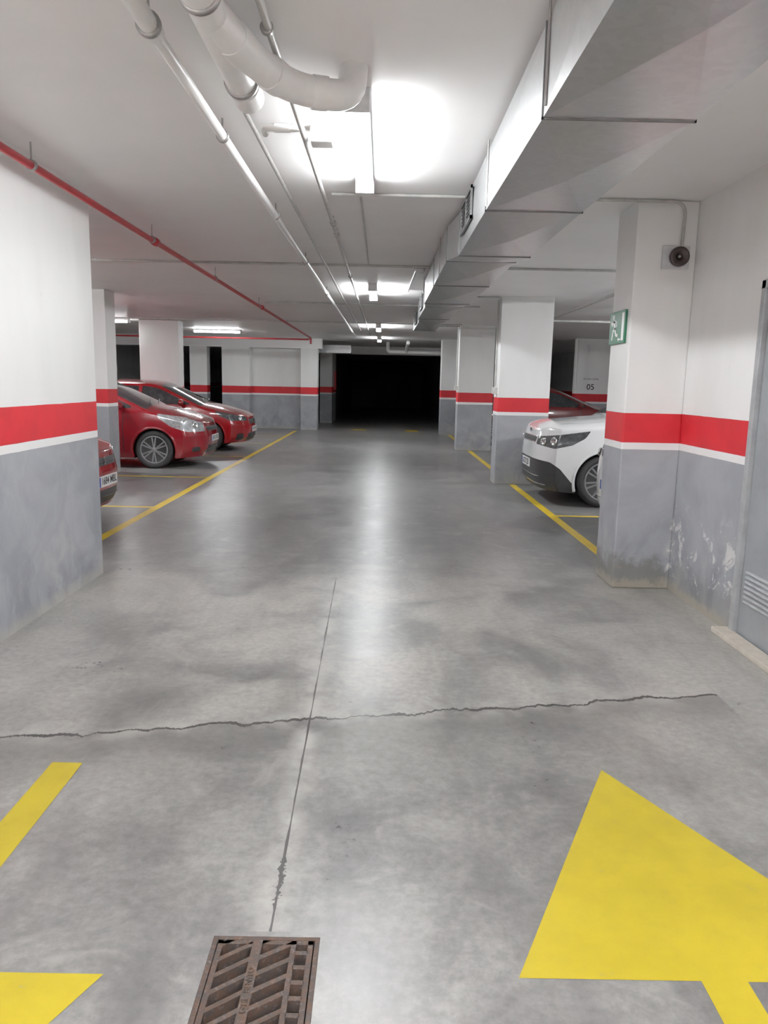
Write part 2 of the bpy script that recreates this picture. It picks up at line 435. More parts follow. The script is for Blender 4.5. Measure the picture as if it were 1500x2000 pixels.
# ------------------------------------------------------------------ DRAIN GRATE
g = empty('drain_grate', (GX0, GY0, 0))
meta(g, 'rusty cast iron drain grate with diagonal slots set in concrete', 'drain grate')
W_, H_ = GX1 - GX0, GY1 - GY0
zt, zb = 0.002, -0.03
boxes('grate_frame', [(0, 0.014, 0, H_, zb, 0.001), (W_ - 0.014, W_, 0, H_, zb, 0.001), (0.014, W_ - 0.014, 0, 0.014, zb, 0.001), (0.014, W_ - 0.014, H_ - 0.014, H_, zb, 0.001)], M_RUST, g, 0.002)
bm = bmesh.new()
a0, a1, b0, b1 = 0.017, W_ - 0.017, 0.017, H_ - 0.017
for b in ((a0, a0 + 0.014, b0, b1, zb, zt), (a1 - 0.014, a1, b0, b1, zb, zt), (a0, a1, b0, b0 + 0.014, zb, zt), (a0, a1, b1 - 0.014, b1, zb, zt),
          (0.110, 0.136, b0, b1, zb, zt + 0.001), (0.214, 0.228, b0, b1, zb, zt)):
    bm_box(bm, *b)
y = b0 + 0.05
while y < b1 - 0.02:
    bm_box(bm, 0.226, a1 - 0.012, y, y + 0.014, zb, zt); y += 0.051
def diag(xa, xb, rise, w, pitch):
    y = b0 - rise
    while y < b1:
        P = [(xa, y), (xb, y + rise), (xb, y + rise + w), (xa, y + w)]
        def clip(P, lim, sign):
            out = []
            for i in range(len(P)):
                A, B = P[i], P[(i + 1) % len(P)]
                ia = sign * (A[1] - lim) <= 0; ib = sign * (B[1] - lim) <= 0
                if ia: out.append(A)
                if ia != ib:
                    t = (lim - A[1]) / (B[1] - A[1]); out.append((A[0] + t * (B[0] - A[0]), lim))
            return out
        P = clip(P, b1, 1)
        if len(P) > 2: P = clip(P, b0, -1)
        if len(P) > 2:
            lo = [bm.verts.new((p[0], p[1], zb)) for p in P]; hi = [bm.verts.new((p[0], p[1], zt)) for p in P]
            bm.faces.new(hi); bm.faces.new(lo[::-1])
            for i in range(len(P)):
                j = (i + 1) % len(P); bm.faces.new((lo[i], lo[j], hi[j], hi[i]))
        y += pitch
diag(a0 + 0.013, 0.111, 0.060, 0.017, 0.056)
diag(0.135, 0.215, 0.052, 0.017, 0.056)
bmesh.ops.recalc_face_normals(bm, faces=bm.faces)
me = bpy.data.meshes.new('grate_cover'); bm.to_mesh(me); bm.free()
link('grate_cover', me, M_RUST, g)
text_mesh('cast_lettering', 'GTIL  BENITO', 0.024, M_RUST, g, Matrix.Translation((0.123, 0.20, zt + 0.002)) @ Matrix.Rotation(math.radians(90), 4, 'Z'), 0.0015, 0.0004)
boxes('drain_pit', [(-0.004, 0.0, 0, H_, -0.15, -0.001), (W_, W_ + 0.004, 0, H_, -0.15, -0.001), (0, W_, -0.004, 0, -0.15, -0.001), (0, W_, H_, H_ + 0.004, -0.15, -0.001), (0, W_, 0, H_, -0.16, -0.15)], M_DARK, g)

# ------------------------------------------------------------------ DUCT
duct = meta(empty('ventilation_duct', (0.8, 2, CZ)), 'rectangular galvanised sheet metal ventilation duct under the ceiling', 'air duct')
DT = 2.755
def section(secA, secB):
    bm = bmesh.new()
    def ring(s):
        y, x0, x1, z0, z1 = s
        return [Vector((x0, y, z0)), Vector((x1, y, z0)), Vector((x1, y, z1)), Vector((x0, y, z1))]
    A, B = ring(secA), ring(secB)
    nrm = [Vector((0, 0, 1)), Vector((-1, 0, 0)), None, Vector((1, 0, 0))]
    dep = [0.024, 0.008, 0, 0.008]
    va = [bm.verts.new(p) for p in A]; vb = [bm.verts.new(p) for p in B]
    for i in range(4):
        j = (i + 1) % 4
        if nrm[i] is None:
            bm.faces.new((va[i], va[j], vb[j], vb[i])); continue
        c = (A[i] + A[j] + B[i] + B[j]) / 4 - nrm[i] * dep[i]
        vc = bm.verts.new(c)
        bm.faces.new((va[i], va[j], vc)); bm.faces.new((va[j], vb[j], vc)); bm.faces.new((vb[j], vb[i], vc)); bm.faces.new((vb[i], va[i], vc))
    bmesh.ops.recalc_face_normals(bm, faces=bm.faces)
    bmesh.ops.translate(bm, vec=(-0.8, -2, -CZ), verts=bm.verts)
    me = bpy.data.meshes.new('duct_section'); bm.to_mesh(me); bm.free()
    return link('duct_section', me, M_GALV, duct)
S = [(-3.2, 0.55, 1.09, 2.44, DT), (-1.67, 0.55, 1.09, 2.44, DT), (-0.14, 0.55, 1.09, 2.44, DT), (1.39, 0.55, 1.09, 2.44, DT), (2.92, 0.55, 1.09, 2.44, DT),
     (4.45, 0.55, 1.08, 2.45, DT), (5.98, 0.55, 1.08, 2.45, DT), (6.5, 0.50, 1.06, 2.49, DT), (8.1, 0.50, 1.06, 2.49, DT), (9.9, 0.50, 1.06, 2.49, DT),
     (10.4, 0.54, 1.02, 2.50, DT), (12.4, 0.54, 1.02, 2.50, DT), (13.0, 0.58, 1.00, 2.52, DT), (15.4, 0.58, 1.0, 2.52, DT)]
for a, b in zip(S, S[1:]): section(a, b)
for s in S:
    y, x0, x1, z0, z1 = s; e = 0.006
    boxes('duct_flange', [(x0 - e - .8, x0 - .8 + .002, y - 0.005 - 2, y + 0.005 - 2, z0 - e - CZ, z1 - CZ), (x1 - .8 - .002, x1 + e - .8, y - 0.005 - 2, y + 0.005 - 2, z0 - e - CZ, z1 - CZ),
                          (x0 - e - .8, x1 + e - .8, y - 0.005 - 2, y + 0.005 - 2, z0 - e - CZ, z0 + .002 - CZ)], M_GALVD, duct)
y, x0, x1, z0, z1 = S[-1]
boxes('duct_end_cap', [(x0 - .8, x1 - .8, y - 2, y + 0.01 - 2, z0 - CZ, z1 - CZ)], M_GALV, duct)
for yy in (2.86, 4.40, 7.2, 9.9):
    xx = 0.545 if yy < 6 else 0.49
    tube('hanger_rod', [(xx - .8, yy - 2, -0.001), (xx - .8, yy - 2, -0.34)], 0.005, M_CLAMP, duct, 0)
for (y0, xf, n) in ((5.05, 0.55, 9), (10.9, 0.535, 6), (13.7, 0.575, 6)):
    L = 0.62
    gr = boxes('vent_grille', [(xf - .025 - .8, xf - .8 - .012, y0 - 2, y0 + L - 2, 2.53 - CZ, 2.55 - CZ), (xf - .025 - .8, xf - .8 - .012, y0 - 2, y0 + L - 2, 2.71 - CZ, 2.73 - CZ),
                               (xf - .025 - .8, xf - .8 - .012, y0 - 2, y0 + .02 - 2, 2.53 - CZ, 2.73 - CZ), (xf - .025 - .8, xf - .8 - .012, y0 + L - .02 - 2, y0 + L - 2, 2.53 - CZ, 2.73 - CZ),
                               (xf - .025 - .8, xf - .8 - .012, y0 + L / 2 - .01 - 2, y0 + L / 2 + .01 - 2, 2.53 - CZ, 2.73 - CZ)] +
               [(xf - .020 - .8, xf - .013 - .8, y0 + .02 - 2, y0 + L - .02 - 2, 2.565 + i * 0.024 - CZ, 2.571 + i * 0.024 - CZ) for i in range(6)], M_GALVD, duct)
    boxes('grille_backing', [(xf - .8 - .012, xf - .8 + .002, y0 + .01 - 2, y0 + L - .01 - 2, 2.54 - CZ, 2.72 - CZ)], M_DARK, gr)

# ------------------------------------------------------------------ PIPES
def clamps(parent, name, pts, r, mat=M_CLAMP):
    for p in pts:
        o = lathe(name, [(r + 0.001, -0.012), (r + 0.008, -0.012), (r + 0.008, 0.012), (r + 0.001, 0.012)], mat, parent, 20, mtx=Matrix.Translation(p))
        if CZ - p[2] - r > 0.02:
            tube('clamp_rod', [(p[0], p[1], p[2] + r), (p[0], p[1], CZ - 0.001)], 0.005, mat, o, 0)
BO = (-0.59, 0, 2.68)
big = meta(empty('drain_pipe', BO), 'thick white plastic drain pipe with elbow under the ceiling', 'pipe')
def off(pts, o): return [(p[0] - o[0], p[1] - o[1], p[2] - o[2]) for p in pts]
tube('main_pipe', off([(-0.605, -4.9, 2.68), (-0.59, 3.40, 2.68)], BO), 0.060, M_PVC, big, 0, 8)
tube('pipe_cap', off([(-0.59, 3.36, 2.68), (-0.59, 3.50, 2.68)], BO), 0.066, M_PVC, big, 0, 8)
tube('branch_pipe', off([(-0.59, 2.75, 2.68), (-0.51, 3.08, 2.67), (-0.38, 3.34, 2.66), (-0.155, 3.40, 2.655), (-0.145, 3.47, 2.799)], BO), 0.060, M_PVC, big, 0.13, 10)
def collar(p0, p1, r):
    tube('pipe_collar', off([p0, p1], BO), r, M_PVC, big, 0, 8)
collar((-0.555, 2.90, 2.676), (-0.525, 3.02, 2.672), 0.065)
collar((-0.46, 3.18, 2.665), (-0.43, 3.245, 2.663), 0.065)
collar((-0.31, 3.358, 2.658), (-0.25, 3.375, 2.658), 0.065)
for yy in (1.0, 2.60, 3.32):
    lathe('pipe_clamp', [(0.062, -0.012), (0.069, -0.012), (0.069, 0.012), (0.062, 0.012)], M_CLAMP, big, 28, mtx=Matrix.Translation((0, yy, 0)))
    tube('hanger_rod', [(0, yy, 0.06), (0, yy, 0.119)], 0.006, M_CLAMP, big, 0)

pa = meta(tube('water_pipe', [(-0.84, 2.95, 2.715), (-0.76, 21.0, 2.715)], 0.024, M_PVC, None, 0), 'long white straight pipe clamped below the ceiling', 'pipe')
tube('pipe_sleeve', [(-0.845, -4.9, 2.715), (-0.84, 3.0, 2.715)], 0.034, M_PVC, pa, 0)
clamps(pa, 'pipe_clamp', [(-0.84, 2.92, 2.715)], 0.036)
clamps(pa, 'pipe_clamp', [(-0.835, 4.15, 2.715), (-0.82, 6.0, 2.715), (-0.815, 8.2, 2.715), (-0.80, 11, 2.715)], 0.024)
pb = meta(tube('conduit', [(-0.46, -4.9, 2.745), (-0.43, 4.2, 2.745), (-0.40, 12, 2.745), (-0.36, 21, 2.745)], 0.015, M_COND, None, 0), 'thin grey conduit running along the ceiling', 'conduit', 'ceiling conduits')
clamps(pb, 'conduit_clip', [(-0.44, 3.0, 2.745), (-0.42, 6.4, 2.745), (-0.42, 6.9, 2.745), (-0.41, 9.5, 2.745)], 0.016)
pc = meta(tube('conduit', [(-0.72, -4.9, 2.745), (-0.67, 4.25, 2.745), (-0.62, 12, 2.745), (-0.55, 20, 2.745)], 0.013, M_COND, None, 0), 'thin grey conduit beside the white pipe', 'conduit', 'ceiling conduits')
jt = meta(tube('conduit', [(-0.64, 4.30, 2.775), (-0.64, 4.20, 2.775), (-0.44, 4.20, 2.775)], 0.018, M_PVC, None, 0.05), 'short white conduit elbow joining a junction box', 'conduit', 'ceiling conduits')
tube('pipe_collar', [(-0.58, 4.20, 2.775), (-0.50, 4.20, 2.775)], 0.023, M_PVC, jt, 0)
jb = meta(boxes('junction_box', [(-0.40, -0.28, 4.22, 4.34, 2.72, 2.799)], M_BOX, None, 0.008), 'small square grey plastic junction box on the ceiling', 'junction box')
def cond(pts, lab, r=0.011, m=None, bend=0.05):
    return meta(tube('conduit', pts, r, m or M_COND, None, bend), lab, 'conduit', 'ceiling conduits')
cond([(-0.38, 5.62, 2.786), (2.09, 5.62, 2.786), (2.09, 5.645, 2.50)], 'thin conduit crossing the ceiling and dropping to the alarm sounder', 0.011, None, 0.10)
cond([(-9.0, 8.9, 2.785), (7.0, 8.9, 2.785)], 'thin conduit crossing the ceiling with a smoke detector', 0.013)
cond([(-2.0, 13.2, 2.785), (1.6, 13.2, 2.785)], 'thin conduit crossing the ceiling', 0.013)
cond([(-6.0, 17.2, 2.782), (1.7, 17.2, 2.782)], 'thin conduit crossing the ceiling', 0.015)
cond([(1.12, 11.6, 2.77), (1.71, 11.6, 2.77), (1.71, 11.8, 2.72), (1.71, 11.8, 1.48)], 'grey conduit dropping down the side of a column', 0.014)
cond([(0.9, 17.5, 2.77), (1.69, 17.5, 2.77), (1.69, 17.8, 2.7), (1.69, 17.8, 1.48)], 'grey conduit dropping down the side of a column', 0.016)
cond([(3.1, 6.5, 2.74), (3.1, 20.5, 2.74)], 'grey pipe along the ceiling above the parked white car', 0.022)
cond([(2.53, 14.5, 2.69), (6.6, 14.5, 2.69)], 'grey pipe crossing the ceiling above parking bays', 0.02)
cond([(5.25, 21.2, 2.799), (5.25, 21.2, 1.4)], 'white pipe running down a wall corner', 0.03, M_PVC)
cond([(0.36, 9.2, 2.785), (0.33, 11.2, 2.785)], 'thin conduit leading to the next lamp', 0.012)
cond([(-0.18, 5.7, 2.79), (-0.18, 8.8, 2.79)], 'thin cable conduit between two lamps', 0.008)
for (x, y) in ((1.70, 11.8), (1.68, 17.8)):
    meta(boxes('switch_box', [(x - 0.035, 1.74 if y < 15 else 1.72, y - 0.04, y + 0.04, 1.37, 1.47)], M_BOX, None, 0.006), 'small grey switch box on the column side', 'switch')
sd = lathe('smoke_detector', [(0.0, 0.0), (0.055, 0.0), (0.058, -0.02), (0.045, -0.045), (0.03, -0.055), (0.0, -0.055)], M_FIX, None, 28, 'Z', Matrix.Translation((0.40, 9.0, CZ - 0.02)))
meta(sd, 'round white ceiling smoke detector', 'smoke detector')
boxes('detector_base', [(0.33, 0.47, 8.93, 9.07, CZ - 0.02, CZ - 0.001)], M_BOX, sd, 0.004)
rp = meta(tube('sprinkler_pipe', [(-2.04, -4.9, 2.68), (-1.97, 21.3, 2.66), (-2.05, 21.5, 2.63), (-9.5, 21.5, 2.63)], 0.023, M_REDP, None, 0.08), 'long red sprinkler pipe hung beside the wall', 'pipe')
for yy in (7.0, 12.9):
    lathe('pipe_coupling', [(0.023, -0.05), (0.035, -0.045), (0.035, 0.045), (0.023, 0.05)], M_REDP, rp, 24, mtx=Matrix.Translation((-2.04 + 0.0028 * (yy + 4.9), yy, 2.672)))
clamps(rp, 'pipe_hanger', [(-2.04 + 0.0028 * (yy + 4.9), yy, 2.675) for yy in (2.0, 4.62, 6.9, 9.4, 12.6)], 0.023)
tube('pipe_drop', [(-1.97, 21.3, 2.66), (-1.97, 21.3, 2.50)], 0.028, M_REDP, rp, 0)
meta(boxes('cross_duct', [(-2.3, -1.05, 25.4, 25.9, 2.42, 2.68)], M_GALV, None, 0.01), 'short galvanised duct crossing below the ceiling', 'air duct')
fp = meta(tube('drain_pipe', [(0.15, 25.3, 2.799), (0.15, 25.3, 2.5), (0.6, 25.3, 2.5), (2.4, 25.3, 2.48)], 0.06, M_PVC, None, 0.1), 'white plastic drain pipe crossing below the ceiling', 'pipe')
tube('branch_pipe', [(0.75, 25.3, 2.5), (0.75, 25.0, 2.6), (0.75, 23.8, 2.72)], 0.055, M_PVC, fp, 0.1)
meta(boxes('fire_cabinet', [(-1.86, -1.78, 29.6, 30.2, 1.2, 1.9)], M_REDP, None, 0.01), 'small red fire equipment cabinet on a wall', 'fire cabinet')

# ------------------------------------------------------------------ LAMPS
def lamp(x, yc, L, z=CZ, mat=M_TUBE, along='Y', lab='white twin-tube fluorescent lamp fixed to the ceiling, lit'):
    o = meta(empty('fluorescent_lamp', (x, yc, z)), lab, 'lamp', 'fluorescent ceiling lamps')
    boxes('lamp_housing', [(-0.055, 0.055, -L / 2, L / 2, -0.050, -0.001)], M_FIX, o, 0.01)
    for s in (-1, 1):
        boxes('lamp_end_cap', [(-0.060, 0.060, s * (L / 2 + 0.012) - 0.02, s * (L / 2 + 0.012) + 0.02, -0.098, -0.001)], M_FIX, o, 0.008)
    for s in (-1, 1):
        tube('fluorescent_tube', [(s * 0.036, -L / 2 + 0.015, -0.078), (s * 0.036, L / 2 - 0.015, -0.078)], 0.0135, mat, o, 0, 3)
    if along == 'X': o.rotation_euler[2] = math.pi / 2
    return o
lamp(-0.14, 4.47, 1.5)
lamp(-0.16, 11.2, 1.2, mat=M_TUBEF)
lamp(-0.12, 18.2, 1.2, mat=M_TUBEF)
lamp(-0.12, 23.0, 1.2, mat=M_TUBE2)
for xx in (-1.5, -0.14, 1.6): lamp(xx, -0.8, 1.5, mat=M_TUBEB)  # row behind the camera; outer pair added to brighten ceiling, walls and floor
lamp(-4.6, 8.2, 1.2, along='X', mat=M_TUBEB, lab='added unseen fluorescent lamp brightening the left bays')  # this and the next two are added out of view to light bays and cars
lamp(-5.6, 12.6, 1.2, along='X', mat=M_TUBEB, lab='added unseen fluorescent lamp brightening the left bays')
lamp(4.2, 8.2, 1.2, along='X', mat=M_TUBEB, lab='added unseen fluorescent lamp brightening the left bays')
lamp(-4.35, 20.6, 1.2, along='X', mat=M_TUBE2, lab='fluorescent lamp lighting the bays above the red cars')
lamp(-6.0, 17.6, 0.6, along='X', mat=M_TUBE2, lab='fluorescent lamp above the parking bays behind a column')
lamp(5.0, 13.0, 1.2, along='X', mat=M_TUBEF, lab='added unseen fluorescent lamp brightening the right bays')  # extra lamp added out of view to brighten the right bays

# ------------------------------------------------------------------ SOUNDER, EXIT SIGN, WALL NUMBER
sr = meta(empty('alarm_sounder', (2.05, 5.66, 2.415)), 'round dark fire alarm sounder on a white square plate', 'alarm')
boxes('mounting_plate', [(-0.095, 0.095, -0.030, -0.001, -0.08, 0.08)], M_FIX, sr, 0.006)
lathe('sounder_horn', [(0.0, -0.05), (0.022, -0.05), (0.024, -0.07), (0.038, -0.072), (0.055, -0.085), (0.066, -0.083), (0.068, -0.06), (0.06, -0.030)], M_SIREN, sr, 32, mtx=Matrix.Translation((0.01, 0, 0)))
lathe('sounder_hub', [(0.0, -0.078), (0.010, -0.076), (0.012, -0.05)], M_CLAMP, sr, 16, mtx=Matrix.Translation((0.01, 0, 0)))

sg = meta(empty('exit_sign', (1.765, 5.92, 1.945)), 'green emergency exit sign with white running figure on a column', 'exit sign')
boxes('sign_plate', [(-0.012, 0.004, -0.19, 0.19, -0.12, 0.12)], M_GREEN, sg, 0.003)
def sp(pts): return [(-0.0135, -p[0], p[1]) for p in pts]
def disc(cx, cy, r, n=16): return [(cx + r * math.cos(2 * math.pi * i / n), cy + r * math.sin(2 * math.pi * i / n)) for i in range(n)]
def limb(a, b, w):
    d = Vector((b[0] - a[0], b[1] - a[1])).normalized(); nx, ny = -d.y * w, d.x * w
    return [(a[0] + nx, a[1] + ny), (b[0] + nx, b[1] + ny), (b[0] - nx, b[1] - ny), (a[0] - nx, a[1] - ny)]
cxm = -0.06
figs = [disc(cxm - 0.030, 0.080, 0.020), limb((cxm - 0.018, 0.060), (cxm + 0.016, -0.010), 0.019),
        limb((cxm + 0.016, -0.004), (cxm - 0.040, -0.026), 0.013), limb((cxm - 0.036, -0.018), (cxm - 0.052, -0.088), 0.011),
        limb((cxm + 0.014, -0.002), (cxm + 0.040, -0.052), 0.013), limb((cxm + 0.032, -0.050), (cxm + 0.090, -0.060), 0.011),
        limb((cxm - 0.012, 0.050), (cxm - 0.062, 0.022), 0.010), limb((cxm - 0.058, 0.024), (cxm - 0.082, 0.048), 0.009),
        limb((cxm - 0.008, 0.048), (cxm + 0.046, 0.040), 0.010), limb((cxm + 0.042, 0.044), (cxm + 0.056, 0.004), 0.009)]
polymesh('running_figure', [sp(f) for f in figs], M_WHITE, sg)
polymesh('door_symbol', [sp([(0.115, -0.10), (0.17, -0.10), (0.17, 0.10), (0.115, 0.10)])], M_WHITE, sg)
polymesh('arrow_symbol', [sp([(0.058, -0.095), (0.10, -0.095), (0.10, -0.083), (0.058, -0.083), (0.058, -0.070), (0.036, -0.089), (0.058, -0.108)])], M_WHITE, sg)
RX = Matrix.Rotation(math.radians(90), 4, 'X')
meta(text_mesh('bay_number', '05', 0.22, M_INK, None, Matrix.Translation((5.72, 21.397, 1.50)) @ RX, 0.001, 0.002), 'black painted number 05 on the white wall', 'wall lettering')
meta(text_mesh('wall_lettering', 'ACCESO ZONA', 0.06, M_INK, None, Matrix.Translation((5.72, 21.397, 1.72)) @ RX, 0.001), 'small dark lettering painted on the white wall', 'wall lettering')

# ------------------------------------------------------------------ CARS
def interp(tab, x):
    if x <= tab[0][0]: return tab[0][1]
    for (a, fa), (b, fb) in zip(tab, tab[1:]):
        if x <= b:
            t = (x - a) / (b - a); return fa + (fb - fa) * t
    return tab[-1][1]
def smooth_tab(tab, x, w=0.05):
    return (interp(tab, x - w) + 2 * interp(tab, x - w / 2) + 2 * interp(tab, x) + 2 * interp(tab, x + w / 2) + interp(tab, x + w)) / 8
def poly_sd(x, y, P):
    c = False; j = len(P) - 1; best = 1e9
    for i in range(len(P)):
        ax, ay = P[j]; bx, by = P[i]
        if (by > y) != (ay > y) and x < (ax - bx) * (y - by) / (ay - by) + bx: c = not c
        dx, dy = bx - ax, by - ay
        t = max(0, min(1, ((x - ax) * dx + (y - ay) * dy) / (dx * dx + dy * dy)))
        q = math.hypot(x - ax - t * dx, y - ay - t * dy)
        if q < best: best = q
        j = i
    return -best if c else best

def wheel_at(parent, d, y, R, rw, side, spokes):
    w = empty('wheel'); w.parent = parent; w.location = (-d, y, R)
    s = side
    prof = [(rw, -0.09), (rw + 0.01, -0.10), (R - 0.03, -0.105), (R - 0.005, -0.085), (R, -0.06), (R, 0.06), (R - 0.005, 0.085), (R - 0.03, 0.105), (rw + 0.01, 0.10), (rw, 0.09)]
    lathe('tire', prof, M_TYRE, w, 48)
    lathe('rim', [(rw + 0.002, s * 0.03), (rw + 0.004, s * 0.098), (rw - 0.012, s * 0.100), (rw - 0.020, s * 0.085), (rw - 0.020, s * 0.03)], M_RIM, w, 48)
    bm = bmesh.new()
    for i in range(spokes):
        m = Matrix.Rotation(2 * math.pi * i / spokes, 4, 'Y')
        for k in (-1, 1):
            n0 = len(bm.verts)
            bm_box(bm, -0.011, 0.011, min(s * 0.065, s * 0.092), max(s * 0.065, s * 0.092), 0.03, rw - 0.012)
            bm.verts.ensure_lookup_table()
            vs = bm.verts[n0:]
            bmesh.ops.transform(bm, matrix=m @ Matrix.Rotation(k * 0.15, 4, 'Y'), verts=vs)
    bmesh.ops.recalc_face_normals(bm, faces=bm.faces)
    me = bpy.data.meshes.new('spokes'); bm.to_mesh(me); bm.free()
    link('spokes', me, M_RIM, w)
    lathe('hub', [(0, s * 0.100), (0.030, s * 0.098), (0.05, s * 0.085), (0.05, s * 0.02)], M_RIM, w, 24)
    lathe('brake_disc', [(0, s * 0.02), (rw - 0.01, s * 0.02), (rw - 0.01, s * 0.0), (0, 0)], M_BLACK, w, 32)

def make_car(P):
    L, W, H = P['L'], P['W'], P['H']; belt = P['belt']; prof = P['prof']; K = P.get('K', 0.34); pw = P.get('pw', 3.2)
    root = meta(empty('car', P['loc'], P['rot']), P['label'], 'car', 'parked cars')
    NA, NB, NCl, NCu = 90, 56, 24, 10; NC = NCl + NCu
    av = [(i / NA) ** 1.4 for i in range(NA + 1)]
    av[-1] = 1.0
    D0 = P.get('D0', [(0.15, 0.09), (0.30, 0.015), (0.45, 0.0), (0.55, 0.0), (0.68, 0.03), (0.9, 0.10), (1.2, 0.25)])
    R0 = [(0.2, 0.10), (0.4, 0.0), (0.6, 0.0), (0.9, 0.06), (1.3, 0.25), (1.6, 0.5)]
    vert = [(0.12, 0.92), (0.22, 0.965), (0.34, 0.985), (0.52, 1.0), (0.68, 0.995), (0.80, 0.985), (belt - 0.03, 0.955), (belt + 0.03, 0.925), (H, P.get('tumble', 0.74))]
    plan = [(0, 0.955), (0.35, 0.965), (0.8, 1.0), (L * 0.6, 1.0), (L - 0.5, 0.975), (L, 0.94)]
    def hw(d, z): return W / 2 * smooth_tab(plan, d, 0.15) * smooth_tab(vert, z, 0.05)
    def ztop(d, b):
        cr = interp([(0, P.get('crown', 0.09)), (0.6, 0.06), (1.0, 0.05), (L, 0.05)], d)
        return smooth_tab(prof, d, 0.06) - cr * b * b - 0.05 * abs(b) ** 6
    def zbot(d): return interp([(0, 0.20), (0.5, 0.17), (L - 0.6, 0.18), (L, 0.28)], d)
    def pos(a, b, c):
        ab = abs(b)
        dg = (K * ab ** pw + 0.02) * (1 - a) + (L - 0.25 * ab ** pw) * a
        zt_, zb_ = ztop(dg, b), zbot(dg)
        zm = min(belt, zt_ - 0.0002)
        cl = NCl / NC
        z = zb_ + (zm - zb_) * (c / cl) if c <= cl else zm + (zt_ - zm) * (c - cl) / (1 - cl)
        d = dg + (1 - a) ** 8 * interp(D0, z) - a ** 8 * interp(R0, z)
        y = b * hw(dg, z)
        return (-d, y, z)
    vid = {}; verts = []
    def V(i, j, k):
        q = (i, j, k)
        if q not in vid:
            vid[q] = len(verts); verts.append(pos(av[i], -1 + 2 * j / NB, k / NC))
        return vid[q]
    wr = P['wheel_r']; ra = wr + 0.05; wx = (P['ovh'], P['ovh'] + P['wb'])
    cladtab = [(0, 0.58), (0.16, 0.56), (0.28, 0.48), (0.44, 0.30), (0.6, 0.27), (9, 0.27)]
    def F_arch(p): return min(math.hypot(-p[0] - w, p[2] - wr) - ra for w in wx)
    def F_lamp(p): return max(poly_sd(-p[0], p[2], P['lamp']), P.get('lampy', 0.42) - abs(p[1]))
    def F_front(poly): return lambda p: poly_sd(abs(p[1]), p[2], poly)
    def F_clad(p): return p[2] - interp(cladtab, -p[0])
    def F_win(p):
        d = -p[0]; ze = ztop(d, 1.0)
        return max(belt + 0.02 - p[2], p[2] - (ze - 0.035), P['ws0'] + 0.25 - d, d - (P['rw0'] + 0.12), 0.035 - abs(d - (P['ws1'] + 0.42)))
    def F_ws(p):
        d = -p[0]; return max(P['ws0'] - d, d - P['ws1'], abs(p[1]) - (hw(d, p[2]) - 0.06))
    def F_rw(p):
        d = -p[0]; return max(P['rw0'] - d, d - P['rw1'], abs(p[1]) - (hw(d, p[2]) - 0.09))
    def F_seam(p):
        d = -p[0]; a = min(abs(d - (P['ovh'] + 0.50)), abs(d - (P['ws1'] + 0.42)))
        return max(a - 0.005, 0.26 - p[2], p[2] - belt)
    def F_hood(p):
        d = -p[0]; return max(abs(abs(p[1]) - (0.66 - 0.06 * (1 - d))) - 0.005, 0.3 - d, d - P['ws0'])
    fields = {'side': [('@hole', F_arch), ('headlight', F_lamp), ('side_window', F_win), ('door_seam', F_seam)],
              'top': [('headlight', F_lamp), ('windshield', F_ws), ('rear_window', F_rw), ('bonnet_seam', F_hood)],
              'front': [('headlight', F_lamp)] + [(n, F_front(q)) for n, q in P['front']], 'bottom': [('@hole', lambda p: max(F_arch(p), W / 2 - 0.26 - abs(p[1]))), ('underbody', lambda p: -1)], 'rear': []}
    if P.get('cladding'):
        fields['side'].append(('bumper_trim', F_clad)); fields['front'].append(('bumper_trim', F_clad))
    polys = {}
    def split(poly, f):
        vals = [f(p) for p in poly]
        if all(v < 0 for v in vals): return poly, None
        if all(v >= 0 for v in vals): return None, poly
        ins, outs = [], []
        for i in range(len(poly)):
            a, b = poly[i], poly[(i + 1) % len(poly)]; va, vb = vals[i], vals[(i + 1) % len(poly)]
            (ins if va < 0 else outs).append(a)
            if (va < 0) != (vb < 0):
                t = va / (va - vb); m = tuple(a[k] + (b[k] - a[k]) * t for k in range(3))
                ins.append(m); outs.append(m)
        return (ins if len(ins) > 2 else None), (outs if len(outs) > 2 else None)
    def add(quad, kind):
        poly = [verts[v] for v in quad]
        cy = sum(p[1] for p in poly) / 4
        todo = [poly]
        if kind == 'side':
            for dd in (P['ovh'] + 0.50, P['ws1'] + 0.42):
                nt = []
                for pl_ in todo:
                    a_, b_ = split(pl_, lambda p: -p[0] - dd)
                    nt += [q for q in (a_, b_) if q]
                todo = nt
        if kind == 'top':
            nt = []
            for pl_ in todo:
                a_, b_ = split(pl_, lambda p: abs(p[1]) - (0.66 - 0.06 * (1 + p[0])))
                nt += [q for q in (a_, b_) if q]
            todo = nt
        for poly in todo:
            for nm, f in fields[kind]:
                if nm == 'headlight' and -poly[0][0] > 1.3: continue
                ins, poly = split(poly, f)
                if ins and nm != '@hole':
                    key = nm + ('+' if cy > 0 else '-') if nm in ('headlight', 'side_window') else nm
                    polys.setdefault(key, []).append(ins)
                if not poly: break
            if poly: polys.setdefault('body', []).append(poly)
    for i in range(NA):
        for k in range(NC):
            add((V(i, 0, k), V(i + 1, 0, k), V(i + 1, 0, k + 1), V(i, 0, k + 1)), 'side')
            add((V(i, NB, k), V(i, NB, k + 1), V(i + 1, NB, k + 1), V(i + 1, NB, k)), 'side')
        for j in range(NB):
            add((V(i, j, NC), V(i + 1, j, NC), V(i + 1, j + 1, NC), V(i, j + 1, NC)), 'top')
            add((V(i, j, 0), V(i, j + 1, 0), V(i + 1, j + 1, 0), V(i + 1, j, 0)), 'bottom')
